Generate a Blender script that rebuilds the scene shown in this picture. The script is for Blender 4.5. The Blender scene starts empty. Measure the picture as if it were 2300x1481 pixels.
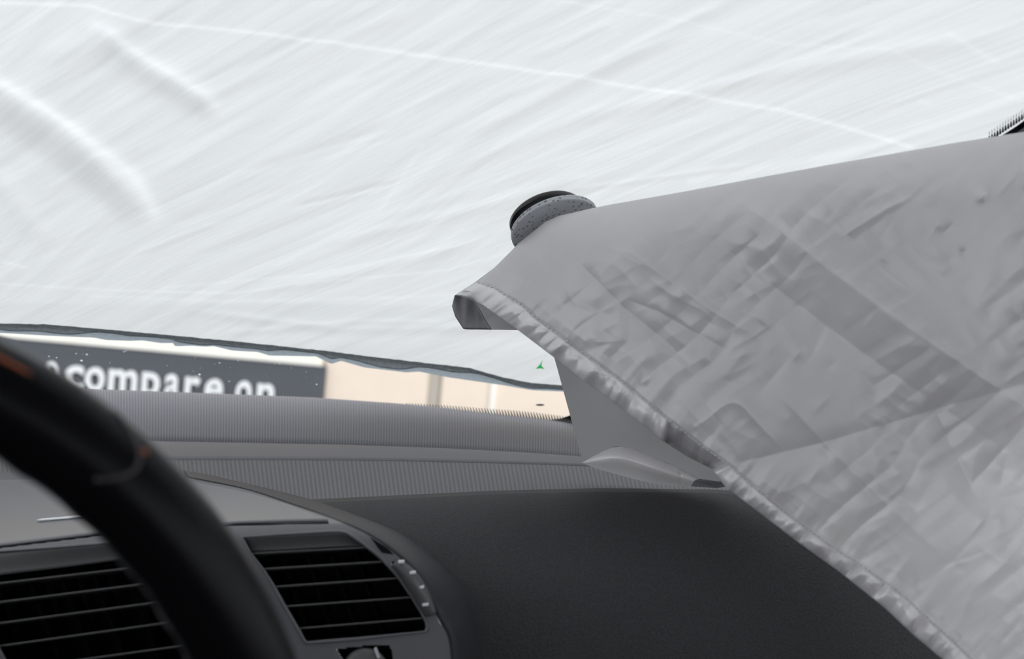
import bpy, math
import numpy as np
from mathutils import Vector

C = bpy.context.scene.collection
scn = bpy.context.scene

# ---------------------------------------------------------------- camera
F = 2570.0                       # focal length in pixels of the 2300 x 1481 frame
PITCH, ROLL = math.radians(3.1), math.radians(5.2)
Z0 = 1.25                        # eye height over the ground
def rot_cam():
    a = math.pi / 2 - PITCH
    rx = np.array([[1, 0, 0], [0, math.cos(a), -math.sin(a)], [0, math.sin(a), math.cos(a)]])
    c, s = math.cos(ROLL), math.sin(ROLL)
    rz = np.array([[c, -s, 0], [s, c, 0], [0, 0, 1]])
    return rx @ rz
RC = rot_cam()
CAM = np.array([0.0, 0.0, Z0])
cd = bpy.data.cameras.new('camera')
cam = bpy.data.objects.new('camera', cd)
C.objects.link(cam)
scn.camera = cam
from mathutils import Matrix
cam.matrix_world = Matrix.Translation(Vector(CAM)) @ Matrix(RC.tolist()).to_4x4()
cd.sensor_width = 36.0
cd.lens = F / 2300 * 36.0
cd.clip_start = 0.02
cd.dof.use_dof = True
cd.dof.focus_distance = 0.98
cd.dof.aperture_fstop = 6.2

# ---------------------------------------------------------------- light
SKY, SUN = 1.65, 1.7
wd = bpy.data.worlds.new('world'); scn.world = wd
wd.use_nodes = True
wn, wl = wd.node_tree.nodes, wd.node_tree.links
bg = wn['Background']
tc = wn.new('ShaderNodeTexCoord'); sp = wn.new('ShaderNodeSeparateXYZ')
rp = wn.new('ShaderNodeValToRGB')
wl.new(tc.outputs['Generated'], sp.inputs[0])
wl.new(sp.outputs['Z'], rp.inputs[0])
rp.color_ramp.elements[0].position = 0.0
rp.color_ramp.elements[0].color = (.97, 1.0, 1.05, 1)
rp.color_ramp.elements[1].position = 0.9
rp.color_ramp.elements[1].color = (1.03, 1.07, 1.12, 1)
wl.new(rp.outputs[0], bg.inputs[0])
bg.inputs[1].default_value = SKY
sd = bpy.data.lights.new('sun', 'SUN'); sd.energy = SUN; sd.angle = math.radians(18)
sd.color = (1.0, 0.97, 0.94)
so = bpy.data.objects.new('sun', sd); C.objects.link(so)
so.rotation_euler = Vector((0.42, -0.60, 0.68)).to_track_quat('Z', 'Y').to_euler()
scn.view_settings.view_transform = 'Standard'
scn.view_settings.look = 'None'
scn.view_settings.gamma = 1.0
scn.view_settings.use_curve_mapping = False
scn.view_settings.exposure = 0.0
scn.cycles.max_bounces = 10
scn.cycles.transparent_max_bounces = 16

# ---------------------------------------------------------------- helpers
def P(px, py, d):
    """point seen at pixel (px, py), d metres along the view axis"""
    px, py, d = np.broadcast_arrays(np.asarray(px, float), np.asarray(py, float), np.asarray(d, float))
    loc = np.stack([(px - 1150) / F * d, (740.5 - py) / F * d, -d], -1)
    return loc @ RC.T + CAM
def project(pts):
    l = (pts - CAM) @ RC
    return 1150 + F * l[..., 0] / -l[..., 2], 740.5 - F * l[..., 1] / -l[..., 2]

def I(curve, x):
    c = np.array(curve, float)
    return np.interp(x, c[:, 0], c[:, 1])
def smooth_curve(pts, n=200, it=2):
    p = np.array(pts, float)
    for _ in range(it):
        q = [p[0]]
        for a, b in zip(p[:-1], p[1:]):
            q += [a * .75 + b * .25, a * .25 + b * .75]
        q.append(p[-1]); p = np.array(q)
    return resample(p, n)
def resample(p, n):
    p = np.array(p, float)
    L = np.concatenate([[0], np.cumsum(np.linalg.norm(np.diff(p, axis=0), axis=1))])
    t = np.linspace(0, L[-1], n)
    return np.stack([np.interp(t, L, p[:, k]) for k in range(p.shape[1])], 1)

def empty(name, loc, label=None, cat=None, group=None):
    o = bpy.data.objects.new(name, None)
    o.empty_display_size = 0.05
    o.location = loc
    C.objects.link(o)
    tag(o, label, cat, group)
    return o
def tag(o, label=None, cat=None, group=None, kind=None):
    if label: o['label'] = label
    if cat: o['category'] = cat
    if group: o['group'] = group
    if kind: o['kind'] = kind
    return o
def world_loc(o):
    v = Vector((0, 0, 0))
    while o is not None:
        v = v + o.location; o = o.parent
    return np.array(v)
def mesh_obj(name, verts, faces, mat, parent=None, smooth=True, uv=None, attr=None):
    verts = np.array(verts, float).reshape(-1, 3)
    if parent is not None: verts = verts - world_loc(parent)
    org = verts.mean(0) if parent is None else np.zeros(3)
    verts = verts - org
    me = bpy.data.meshes.new(name)
    me.from_pydata(verts.tolist(), [], faces if isinstance(faces, list) else faces.tolist())
    if uv is not None:
        lay = me.uv_layers.new(name='UVMap')
        idx = np.empty(len(me.loops), np.int32); me.loops.foreach_get('vertex_index', idx)
        lay.data.foreach_set('uv', np.asarray(uv, np.float32).reshape(-1, 2)[idx].ravel())
    if attr is not None:
        for k, v in attr.items():
            a = me.attributes.new(k, 'FLOAT', 'POINT'); a.data.foreach_set('value', np.asarray(v, np.float32).ravel())
    if smooth: me.polygons.foreach_set('use_smooth', [True] * len(me.polygons))
    me.materials.append(mat)
    me.update()
    o = bpy.data.objects.new(name, me)
    o.location = org
    if parent is not None: o.parent = parent
    C.objects.link(o)
    return o
def grid_faces(nr, nc, keep=None, close_c=False):
    r = np.arange(nr - 1)[:, None]; c = np.arange(nc if close_c else nc - 1)[None]
    c2 = (c + 1) % nc
    f = np.stack([r * nc + c, r * nc + c2, (r + 1) * nc + c2, (r + 1) * nc + c], -1)
    if keep is not None: return f[keep]
    return f.reshape(-1, 4)
def grid_obj(name, G, mat, parent=None, uv=None, keep=None, close_c=False, smooth=True, attr=None):
    nr, nc = G.shape[:2]
    return mesh_obj(name, G.reshape(-1, 3), grid_faces(nr, nc, keep, close_c), mat, parent, smooth, uv, attr)
def solid(o, t, offset=-1, bevel=0):
    m = o.modifiers.new('solid', 'SOLIDIFY'); m.thickness = t; m.offset = offset
    if bevel:
        b = o.modifiers.new('bevel', 'BEVEL'); b.width = bevel; b.segments = 2; b.limit_method = 'ANGLE'
    return o
def tube(name, pts, rad, mat, parent=None, n=10, closed=False, caps=True):
    v, f = tube_data(pts, rad, n, closed, caps)
    return mesh_obj(name, v, f, mat, parent)
def tube_data(pts, rad, n=10, closed=False, caps=True):
    p = np.array(pts, float); m = len(p)
    rad = np.broadcast_to(np.asarray(rad, float), (m,))
    if closed: t = np.roll(p, -1, 0) - np.roll(p, 1, 0)
    else: t = np.gradient(p, axis=0)
    t /= np.linalg.norm(t, axis=1)[:, None]
    up = np.array([0.13, 0.2, 1.0]); a = np.cross(t, up); a /= np.linalg.norm(a, axis=1)[:, None]
    b = np.cross(t, a)
    th = np.linspace(0, 2 * np.pi, n, endpoint=False)
    V = p[:, None] + rad[:, None, None] * (np.cos(th)[None, :, None] * a[:, None] + np.sin(th)[None, :, None] * b[:, None])
    f = [[i * n + j, i * n + (j + 1) % n, ((i + 1) % m) * n + (j + 1) % n, ((i + 1) % m) * n + j]
         for i in range(m if closed else m - 1) for j in range(n)]
    if caps and not closed:
        f.append(list(range(n))[::-1]); f.append([(m - 1) * n + j for j in range(n)])
    return V.reshape(-1, 3), f
def box_data(c, ax, ay, az):
    c, ax, ay, az = map(lambda v: np.array(v, float), (c, ax, ay, az))
    v = [c + sx * ax + sy * ay + sz * az for sx in (-1, 1) for sy in (-1, 1) for sz in (-1, 1)]
    f = [[0, 1, 3, 2], [4, 6, 7, 5], [0, 4, 5, 1], [2, 3, 7, 6], [0, 2, 6, 4], [1, 5, 7, 3]]
    return np.array(v), f
def join(parts):
    V, Fc, k = [], [], 0
    for v, f in parts:
        V.append(np.array(v)); Fc += [[i + k for i in q] for q in f]; k += len(v)
    return np.concatenate(V), Fc
def box(name, lo, hi, mat, parent=None, bevel=0):
    lo, hi = np.array(lo, float), np.array(hi, float); h = (hi - lo) / 2
    v, f = box_data((lo + hi) / 2, (h[0], 0, 0), (0, h[1], 0), (0, 0, h[2]))
    o = mesh_obj(name, v, f, mat, parent, smooth=False)
    if bevel:
        b = o.modifiers.new('bevel', 'BEVEL'); b.width = bevel; b.segments = 2
    return o
def prism(name, front, back, mat, parent=None, smooth=False):
    """solid between two outlines with the same number of points"""
    n = len(front); v = np.concatenate([front, back])
    f = [list(range(n)), [n + i for i in range(n)][::-1]] + [[i, n + i, n + (i + 1) % n, (i + 1) % n] for i in range(n)]
    return mesh_obj(name, v, f, mat, parent, smooth=smooth)

# ---------------------------------------------------------------- materials
class NT:
    def __init__(s, name):
        s.m = bpy.data.materials.new(name); s.m.use_nodes = True
        s.n, s.l = s.m.node_tree.nodes, s.m.node_tree.links
        s.b = s.n['Principled BSDF']; s.out = s.n['Material Output']
    def new(s, t, **k):
        x = s.n.new(t)
        for a, v in k.items(): setattr(x, a, v)
        return x
    def math(s, op, a, b=None):
        x = s.n.new('ShaderNodeMath'); x.operation = op
        for i, v in enumerate((a, b)):
            if v is None: continue
            if isinstance(v, (int, float)): x.inputs[i].default_value = v
            else: s.l.new(v, x.inputs[i])
        return x.outputs[0]
    def noise(s, scale, vec=None, detail=3, rough=.5):
        x = s.n.new('ShaderNodeTexNoise'); x.inputs['Scale'].default_value = scale
        x.inputs['Detail'].default_value = detail; x.inputs['Roughness'].default_value = rough
        if vec is not None: s.l.new(vec, x.inputs['Vector'])
        return x.outputs['Fac']
    def ramp(s, fac, c0, c1, p0=0., p1=1.):
        x = s.n.new('ShaderNodeValToRGB'); s.l.new(fac, x.inputs[0])
        e = x.color_ramp.elements
        e[0].position, e[1].position = p0, p1
        e[0].color = (*c0, 1); e[1].color = (*c1, 1)
        return x.outputs[0]
    def bump(s, h, strength, dist=.001):
        x = s.n.new('ShaderNodeBump'); x.inputs['Strength'].default_value = strength
        x.inputs['Distance'].default_value = dist
        s.l.new(h, x.inputs['Height']); return x.outputs[0]
    def coord(s, what='Object'):
        return s.n.new('ShaderNodeTexCoord').outputs[what]
def plastic(name, col, rough=.5, grain=1500., gs=.25, spec=.5, var=.12):
    t = NT(name); co = t.coord()
    n = t.noise(grain, co, 2)
    c = np.array(col)
    t.l.new(t.ramp(n, tuple(c * (1 - var)), tuple(c * (1 + var)), .3, .7), t.b.inputs['Base Color'])
    t.b.inputs['Roughness'].default_value = rough
    t.b.inputs['Specular IOR Level'].default_value = spec
    if gs: t.l.new(t.bump(n, gs, .0004), t.b.inputs['Normal'])
    return t.m
def ribbed(name, col, pitch, cross, rough=.6, slant=0.0, depth=.55):
    """woven looking fine ribs: pitch and cross in metres, along UV"""
    t = NT(name); s = t.new('ShaderNodeSeparateXYZ'); t.l.new(t.coord('UV'), s.inputs[0])
    u = t.math('ADD', s.outputs[0], t.math('MULTIPLY', s.outputs[1], slant))
    a = t.math('SINE', t.math('MULTIPLY', u, 2 * math.pi / pitch))
    b = t.math('SINE', t.math('ADD', t.math('MULTIPLY', s.outputs[1], 2 * math.pi / cross), t.math('MULTIPLY', u, math.pi / pitch)))
    h = t.math('ADD', t.math('MULTIPLY', a, .62), t.math('MULTIPLY', b, .38))
    h = t.math('ADD', t.math('MULTIPLY', h, .5), .5)
    n = t.noise(900, t.coord(), 2)
    h2 = t.math('ADD', t.math('MULTIPLY', h, .8), t.math('MULTIPLY', n, .4))
    c = np.array(col)
    t.l.new(t.ramp(h2, tuple(c * (1 - depth)), tuple(c * (1 + depth)), .15, .95), t.b.inputs['Base Color'])
    t.l.new(t.bump(h, .5, .0006), t.b.inputs['Normal'])
    t.b.inputs['Roughness'].default_value = rough
    return t.m
M = {}
def grained(name, col, rough, spec):
    t = NT(name); co = t.coord(); n = t.noise(900, co, 2); c = np.array(col)
    t.l.new(t.ramp(n, tuple(c * .75), tuple(c * 1.25), .3, .7), t.b.inputs['Base Color'])
    v = t.new('ShaderNodeTexVoronoi'); v.inputs['Scale'].default_value = 420; t.l.new(co, v.inputs['Vector'])
    h = t.math('ADD', t.math('MULTIPLY', v.outputs['Distance'], .9), t.math('MULTIPLY', n, .35))
    t.l.new(t.bump(h, .45, .0005), t.b.inputs['Normal'])
    t.b.inputs['Roughness'].default_value = rough; t.b.inputs['Specular IOR Level'].default_value = spec
    return t.m
M['dash'] = grained('dash_plastic', (.038, .038, .041), .62, .28)
M['dash_ribs'] = ribbed('dash_fine_ribs', (.128, .128, .142), .0031, .0022)
M['dash_weave'] = ribbed('dash_diagonal_weave', (.128, .129, .145), .0026, .0030, slant=.9, depth=.22)
M['dash_coarse'] = ribbed('dash_coarse_ribs', (.10, .101, .112), .0040, .0024, depth=.5, slant=-.04)
M['ridge'] = plastic('soft_ridge_plastic', (.032, .032, .036), .6, 1200, .2, .35)
M['fascia'] = plastic('console_grey_plastic', (.13, .13, .138), .42, 1800, .06, .5, .05)
M['lid'] = plastic('console_lid_plastic', (.165, .165, .175), .40, 1800, .05, .5, .05)
M['vent'] = plastic('vent_black_plastic', (.005, .005, .006), .6, 1500, .05, .1)
M['slat'] = plastic('vent_slat_plastic', (.10, .10, .102), .45, 1500, .05, .5)
M['chrome'] = plastic('brushed_silver', (.85, .86, .9), .3, 2000, .02, .6, .03); M['chrome'].node_tree.nodes['Principled BSDF'].inputs['Metallic'].default_value = .3
M['white'] = plastic('white_paint', (.85, .85, .85), .5, 500, 0, .4, .02)
M['leather'] = plastic('black_leather', (.004, .004, .005), .30, 700, .1, .12, .2)
M['thread'] = plastic('dark_thread', (.02, .02, .03), .6, 900, .1)
M['orange'] = plastic('burnt_orange', (.30, .06, .008), .4, 300, .05, .5, .2)
M['seam'] = plastic('grey_seam_plastic', (.05, .045, .05), .35, 900, .1)
M['black'] = plastic('black_gloss', (.006, .006, .007), .25, 500, .0, .5)
M['trim'] = plastic('grey_pillar_trim', (.25, .26, .28), .6, 900, .1)
M['headliner'] = plastic('grey_headliner', (.62, .62, .63), .9, 600, .2)
M['cabin'] = plastic('dark_cabin_trim', (.05, .05, .055), .8, 600, .2)
M['asphalt'] = plastic('asphalt', (.18, .18, .175), .9, 30, .3)
M['foam'] = NT('grey_speckled_foam').m
def foam():
    t = NT('grey_speckled_foam'); co = t.coord()
    v = t.new('ShaderNodeTexVoronoi'); v.inputs['Scale'].default_value = 260; t.l.new(co, v.inputs['Vector'])
    k = t.ramp(v.outputs['Distance'], (.17, .17, .18), (.52, .54, .57), .12, .34)
    t.l.new(k, t.b.inputs['Base Color']); t.b.inputs['Roughness'].default_value = .9
    t.l.new(t.bump(t.noise(1500, co, 2), .4, .0005), t.b.inputs['Normal'])
    return t.m
M['foam'] = foam()

def fabric(name, col, trans, rough=.42, tcol=None):
    t = NT(name); co = t.coord()
    n = t.noise(2600, co, 1)
    lo = t.noise(14, co, 4)
    c = np.array(col)
    t.l.new(t.ramp(lo, tuple(c * .96), tuple(c * 1.04), .3, .7), t.b.inputs['Base Color'])
    t.b.inputs['Roughness'].default_value = rough
    t.b.inputs['Specular IOR Level'].default_value = .6; t.b.inputs['Metallic'].default_value = .15
    nb = t.bump(n, .12, .0003); t.l.new(nb, t.b.inputs['Normal'])
    tr = t.new('ShaderNodeBsdfTranslucent'); tr.inputs[0].default_value = (*(tcol or col), 1)
    mx = t.new('ShaderNodeMixShader'); mx.inputs[0].default_value = trans
    t.l.new(t.b.outputs[0], mx.inputs[1]); t.l.new(tr.outputs[0], mx.inputs[2])
    t.l.new(mx.outputs[0], t.out.inputs[0])
    return t.m
M['shade'] = fabric('silver_grey_nylon', (.905, .885, .892), .46, .40)
M['shade_hem'] = fabric('silver_grey_nylon_double', (.83, .81, .82), .22, .30)
M['shade_back'] = fabric('grey_nylon_inside', (.39, .39, .395), .42, .40)
M['shade_backhem'] = fabric('darkened_nylon_inside_hem', (.15, .15, .155), .03, .4)  # same cloth, colour darkened for the light its doubled layers block
M['stitch'] = plastic('grey_thread', (.62, .62, .63), .7, 800, .1)

def cover_mat():
    t = NT('white_spunbond_cover')
    mp = t.new('ShaderNodeMapping'); t.l.new(t.coord('UV'), mp.inputs[0])
    wob = t.new('ShaderNodeTexNoise'); wob.inputs['Scale'].default_value = 2.2; wob.inputs['Detail'].default_value = 1
    t.l.new(t.coord('UV'), wob.inputs['Vector'])
    vr = t.new('ShaderNodeVectorMath', operation='MULTIPLY_ADD')
    t.l.new(wob.outputs['Color'], vr.inputs[0]); vr.inputs[1].default_value = (.10, .10, 0)
    t.l.new(t.coord('UV'), vr.inputs[2])
    t.l.new(vr.outputs[0], mp.inputs[0])
    mp.vector_type = 'POINT'
    mp.inputs['Rotation'].default_value = (0, 0, math.radians(-47))
    sc1 = t.new('ShaderNodeVectorMath', operation='MULTIPLY'); t.l.new(mp.outputs[0], sc1.inputs[0]); sc1.inputs[1].default_value = (2.2, 70, 1)
    st = t.noise(1.0, sc1.outputs[0], 6, .62)
    mp2 = t.new('ShaderNodeMapping'); t.l.new(t.coord('UV'), mp2.inputs[0])
    mp2.inputs['Rotation'].default_value = (0, 0, math.radians(-41))
    sc2 = t.new('ShaderNodeVectorMath', operation='MULTIPLY'); t.l.new(mp2.outputs[0], sc2.inputs[0]); sc2.inputs[1].default_value = (5, 330, 1)
    st2 = t.noise(1.0, sc2.outputs[0], 3, .6)
    fib = t.noise(900, t.coord('UV'), 2, .7)
    a = t.new('ShaderNodeAttribute'); a.attribute_name = 'thinness_and_fold_shade'  # real seams and hem, plus painted light and shade of the left folds
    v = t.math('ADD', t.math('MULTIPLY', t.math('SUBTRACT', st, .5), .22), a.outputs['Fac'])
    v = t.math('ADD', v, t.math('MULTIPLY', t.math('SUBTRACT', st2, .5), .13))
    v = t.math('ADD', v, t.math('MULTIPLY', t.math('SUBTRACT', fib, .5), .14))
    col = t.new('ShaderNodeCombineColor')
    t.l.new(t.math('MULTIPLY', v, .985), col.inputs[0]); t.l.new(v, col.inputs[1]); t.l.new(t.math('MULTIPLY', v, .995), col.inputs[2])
    tr = t.new('ShaderNodeBsdfTranslucent'); t.l.new(col.outputs[0], tr.inputs[0])
    df = t.new('ShaderNodeBsdfDiffuse'); df.inputs[0].default_value = (.70, .71, .73, 1)
    mx = t.new('ShaderNodeMixShader'); mx.inputs[0].default_value = .86
    t.l.new(df.outputs[0], mx.inputs[1]); t.l.new(tr.outputs[0], mx.inputs[2])
    t.l.new(mx.outputs[0], t.out.inputs[0])
    return t.m
M['cover'] = cover_mat()
def cloth_strip(name, col, trans, f=.5):
    t = NT(name); n = t.noise(260, t.coord(), 4, .7); c = np.array(col)
    k = t.ramp(n, tuple(c * (1 - f)), tuple(c * (1 + f)), .25, .75)
    tr = t.new('ShaderNodeBsdfTranslucent'); df = t.new('ShaderNodeBsdfDiffuse')
    t.l.new(k, tr.inputs[0]); t.l.new(k, df.inputs[0])
    mx = t.new('ShaderNodeMixShader'); mx.inputs[0].default_value = trans
    t.l.new(df.outputs[0], mx.inputs[1]); t.l.new(tr.outputs[0], mx.inputs[2]); t.l.new(mx.outputs[0], t.out.inputs[0])
    return t.m
M['binding'] = cloth_strip('dark_elastic_binding', (.17, .19, .20), .5, .35)
M['grey_strip'] = cloth_strip('light_grey_strip', (.30, .34, .37), .6, .15)
M['green'] = cloth_strip('green_thread', (.25, .85, .40), .8, .1)
def glass():
    t = NT('windscreen_glass')
    tr = t.new('ShaderNodeBsdfTransparent'); tr.inputs[0].default_value = (.962, .978, .985, 1)
    gl = t.new('ShaderNodeBsdfGlossy'); gl.inputs['Roughness'].default_value = .02
    lw = t.new('ShaderNodeLayerWeight'); lw.inputs[0].default_value = .5
    f = t.math('ADD', t.math('MULTIPLY', t.math('POWER', lw.outputs['Facing'], 5), .7), .015)
    mx = t.new('ShaderNodeMixShader'); t.l.new(f, mx.inputs[0])
    t.l.new(tr.outputs[0], mx.inputs[1]); t.l.new(gl.outputs[0], mx.inputs[2]); t.l.new(mx.outputs[0], t.out.inputs[0])
    return t.m
M['glass'] = glass()
M['cream'] = plastic('cream_render', (.84, .70, .58), .9, 6, .1, .2, .03)
M['cream_light'] = plastic('pale_border_paint', (.90, .86, .78), .9, 6, .1, .2, .02)
M['joint'] = plastic('grey_beige_joint', (.50, .45, .39), .9, 6, .1, .2, .05)
M['sign'] = plastic('dark_grey_sign', (.075, .079, .090), .6, 4, .05, .3, .05)
M['letter'] = plastic('white_letter', (.80, .80, .80), .6, 4, .05, .3, .02)
M['speck'] = plastic('pale_dust', (.9, .9, .9), .7, 800, 0, .3, .05)

# ---------------------------------------------------------------- windscreen surface
RAKE = math.radians(32); TR = math.tan(RAKE)
ZB = Z0 - 0.170
def YB(x): return 1.31 - 0.24 * x * x
def G(x, w, out=0.0):
    """point on the windscreen: x across, w metres up the slope, out metres outwards"""
    x, w = np.broadcast_arrays(np.asarray(x, float), np.asarray(w, float))
    y = YB(x) - w * math.cos(RAKE) + out * math.sin(RAKE)
    z = ZB + w * math.sin(RAKE) + out * math.cos(RAKE)
    return np.stack([x, y, z], -1)
def glass_depth(px, py, out=0.0):
    px, py = np.broadcast_arrays(np.asarray(px, float), np.asarray(py, float))
    lo = np.full(px.shape, .2); hi = np.full(px.shape, 4.0)
    for _ in range(40):
        m = (lo + hi) / 2; q = P(px, py, m)
        f = q[..., 1] + (q[..., 2] - ZB) / TR - YB(q[..., 0]) - out / math.sin(RAKE)
        hi = np.where(f > 0, m, hi); lo = np.where(f > 0, lo, m)
    return (lo + hi) / 2
def glass_xw(px, py):
    d = glass_depth(px, py); q = P(px, py, d)
    return q[..., 0], (q[..., 2] - ZB) / math.sin(RAKE)

# =================================================================== SETTING
WTOP = 1.06
xs = np.linspace(-.80, .80, 60); ws = np.linspace(-.06, WTOP, 40)
gl = grid_obj('window_1', G(xs[None], ws[:, None]), M['glass'])
solid(gl, .004, 0); tag(gl, kind='structure')
roof_y = float(YB(0) - WTOP * math.cos(RAKE)); roof_z = float(ZB + WTOP * math.sin(RAKE))
def struct(name, lo, hi, m, bevel=0):
    return tag(box(name, lo, hi, m, None, bevel), kind='structure')
struct('ceiling', (-.82, -1.5, roof_z), (.82, roof_y, roof_z + .03), M['headliner'])  # unseen roof, added to control cabin light; pale to brighten the sunshade
struct('floor', (-.80, -1.5, Z0 - .97), (.80, 1.25, Z0 - .93), M['cabin'])  # unseen floor, added to block light from below
struct('wall_left', (-.84, -1.5, Z0 - .93), (-.80, 1.2, Z0 - .12), M['cabin'])  # unseen door side, raised to cut light from the window
struct('wall_right', (.80, -1.5, Z0 - .93), (.84, 1.2, Z0 - .12), M['cabin'])  # unseen door side, raised like the left one to cut window light
struct('wall_back', (-.80, -1.5, Z0 - .93), (.80, -1.45, Z0 + .12), M['cabin'])  # unseen rear shell, raised to cut light from behind
struct('ground', (-14, -10, -.1), (14, 5.2, 0), M['asphalt'])

# printed ceramic border of the windscreen (frit)
def gpts(pts, off=-.0012):
    pts = np.array(pts, float); d = glass_depth(pts[:, 0], pts[:, 1])
    return P(pts[:, 0], pts[:, 1], d + off)
def slab_from_px(pts, off, th=.0006):
    f = gpts(pts, off); b = gpts(pts, off + th); n = len(f)
    return np.concatenate([f, b]), [list(range(n)), [n + i for i in range(n)][::-1]] + [[i, n + i, n + (i + 1) % n, (i + 1) % n] for i in range(n)]
v, f = slab_from_px([(2238, 312), (2262, 297), (2282, 284), (2300, 271), (2420, 190), (2620, 60), (2640, 330), (2300, 330)], -.0030)
fr = mesh_obj('frit_band', v, f, M['black'], gl, smooth=False)
parts = []
def disc(cx, cy, r, n=8):
    return [(cx + r * math.cos(a), cy + r * math.sin(a)) for a in np.linspace(0, 2 * math.pi, n, endpoint=False)]
for k in range(0, 26):
    x = 2222 + 6.1 * k
    ys = 309 - .66 * (x - 2222) + 6          # solid edge
    parts.append(slab_from_px([(x - 2.6, ys + 3), (x - 1.7, ys - 8), (x, ys - 12), (x + 1.7, ys - 8), (x + 2.6, ys + 3)], -.0030))
    for q, r in ((14.2, 1.35), (17.2, 1.0), (20, .7)):
        parts.append(slab_from_px(disc(x, ys - q, r), -.0030))
    for q in (2.5, 5.5, 8.5): # small dots between the teeth join them
        parts.append(slab_from_px(disc(x + 3.05, ys - q + 1, 1.25 - .1 * q), -.0030))
v, f = join(parts)
tag(mesh_obj('frit_dots', v, f, M['black'], gl, smooth=False), kind='stuff')

A_C = [(-450, 868), (0, 869), (200, 874), (450, 883), (700, 893), (900, 907), (1004, 917), (1109, 930), (1213, 941), (1283, 950), (1600, 998), (2200, 1100), (2750, 1200)]
parts = []
for k in range(60):
    x = 918 + 6.5 * k
    g = min(1, (x - 905) / 260.0)
    yb = I(A_C, x) + 4; h = 6 + 11 * g
    parts.append(slab_from_px([(x - 1.2 - 1.5 * g, yb), (x - 5 - 1.2, yb - h), (x - 5, yb - h - 1), (x + 1.0 + 1.6 * g, yb)], -.0030))
parts.append(slab_from_px([(1205, 950), (1235, 944), (1262, 940), (1283, 932), (1300, 928), (1420, 925), (1420, 985), (1283, 956)], -.0032))
v, f = join(parts)
tag(mesh_obj('frit_dots', v, f, M['black'], gl, smooth=False), kind='stuff')
# dust specks on the glass
parts = []
rng = np.random.default_rng(4)
specks = [(195, 797, 3.0), (183, 811, 3.4), (171, 795, 2), (448, 842, 3.2), (493, 816, 2.4), (535, 811, 1.8), (711, 864, 2.2), (515, 857, 1.8), (628, 818, 1.2), (278, 791, 2.4), (283, 789, 2), (110, 801, 2.2), (127, 804, 2)]
specks += [(rng.uniform(150, 720), rng.uniform(800, 870), rng.uniform(.5, 1.0)) for _ in range(30)]
for x, y, r in specks:
    c = gpts([(x, y)], -.0045)[0]; rr = r * .00042
    th = np.linspace(0, math.pi, 5); ph = np.linspace(0, 2 * math.pi, 7)[:-1]
    V = c + rr * np.stack([np.sin(th)[:, None] * np.cos(ph), np.sin(th)[:, None] * np.sin(ph), np.cos(th)[:, None] * np.ones_like(ph)], -1) * [1.1, 1, .7]
    parts.append((V.reshape(-1, 3), grid_faces(5, 6, close_c=True).tolist()))
v, f = join(parts)
tag(mesh_obj('dust_specks', v, f, M['speck'], gl), kind='stuff')

v, f = slab_from_px([(1213 + 10 * math.cos(a), 910 + 2.2 * math.sin(a)) for a in np.linspace(0, 2 * math.pi, 14, endpoint=False)], -.0035)
mesh_obj('smudge', v, f, M['ridge'], gl, smooth=False)

# pillar trim at the right edge
a = np.array([(2286, 296), (2301, 286), (2400, 222), (2640, 70), (2760, 150), (2500, 420), (2300, 330)], float)
tr_ = prism('trim_1', P(a[:, 0], a[:, 1], glass_depth(a[:, 0], a[:, 1]) - .016), P(a[:, 0], a[:, 1], glass_depth(a[:, 0], a[:, 1]) - .006), M['trim'])
tag(tr_, kind='structure')

# =================================================================== OUTSIDE
YW = 5.2
def wall_pt(px, py, y=YW):
    """where the ray through a pixel meets the upright plane y"""
    p0 = P(px, py, 1.0); d = p0 - CAM
    return CAM + d * ((y - CAM[1]) / d[..., 1:2])
wz = lambda px, py: wall_pt(px, py)
# facade wall of separate panels
xj = [wz(735, 860)[0], wz(975, 880)[0], wz(1107, 880)[0], wz(1420, 930)[0]]
wall = tag(box('wall_front', (-9, YW + .04, 0), (9, YW + .3, 4.2), M['joint']), kind='structure')
edges_ = [-9.0, -6.5, -4.2, xj[0] - .02, xj[1] - .028, xj[1] + .028, 2.2, 4.6, 9]
for i, (a, b) in enumerate(zip(edges_[:-1], edges_[1:])):
    if abs((a + b) / 2 - xj[1]) < .01: continue
    box('panel', (a + .004, YW + .012 + .002 * (i % 2), .02), (b - .004, YW + .05, 4.15), M['cream'], wall, .004)
box('pilaster_strip', (xj[2] - .012, YW - .004, .02), (xj[2] + .016, YW + .02, 4.15), M['cream_light'], wall, .003)

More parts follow.
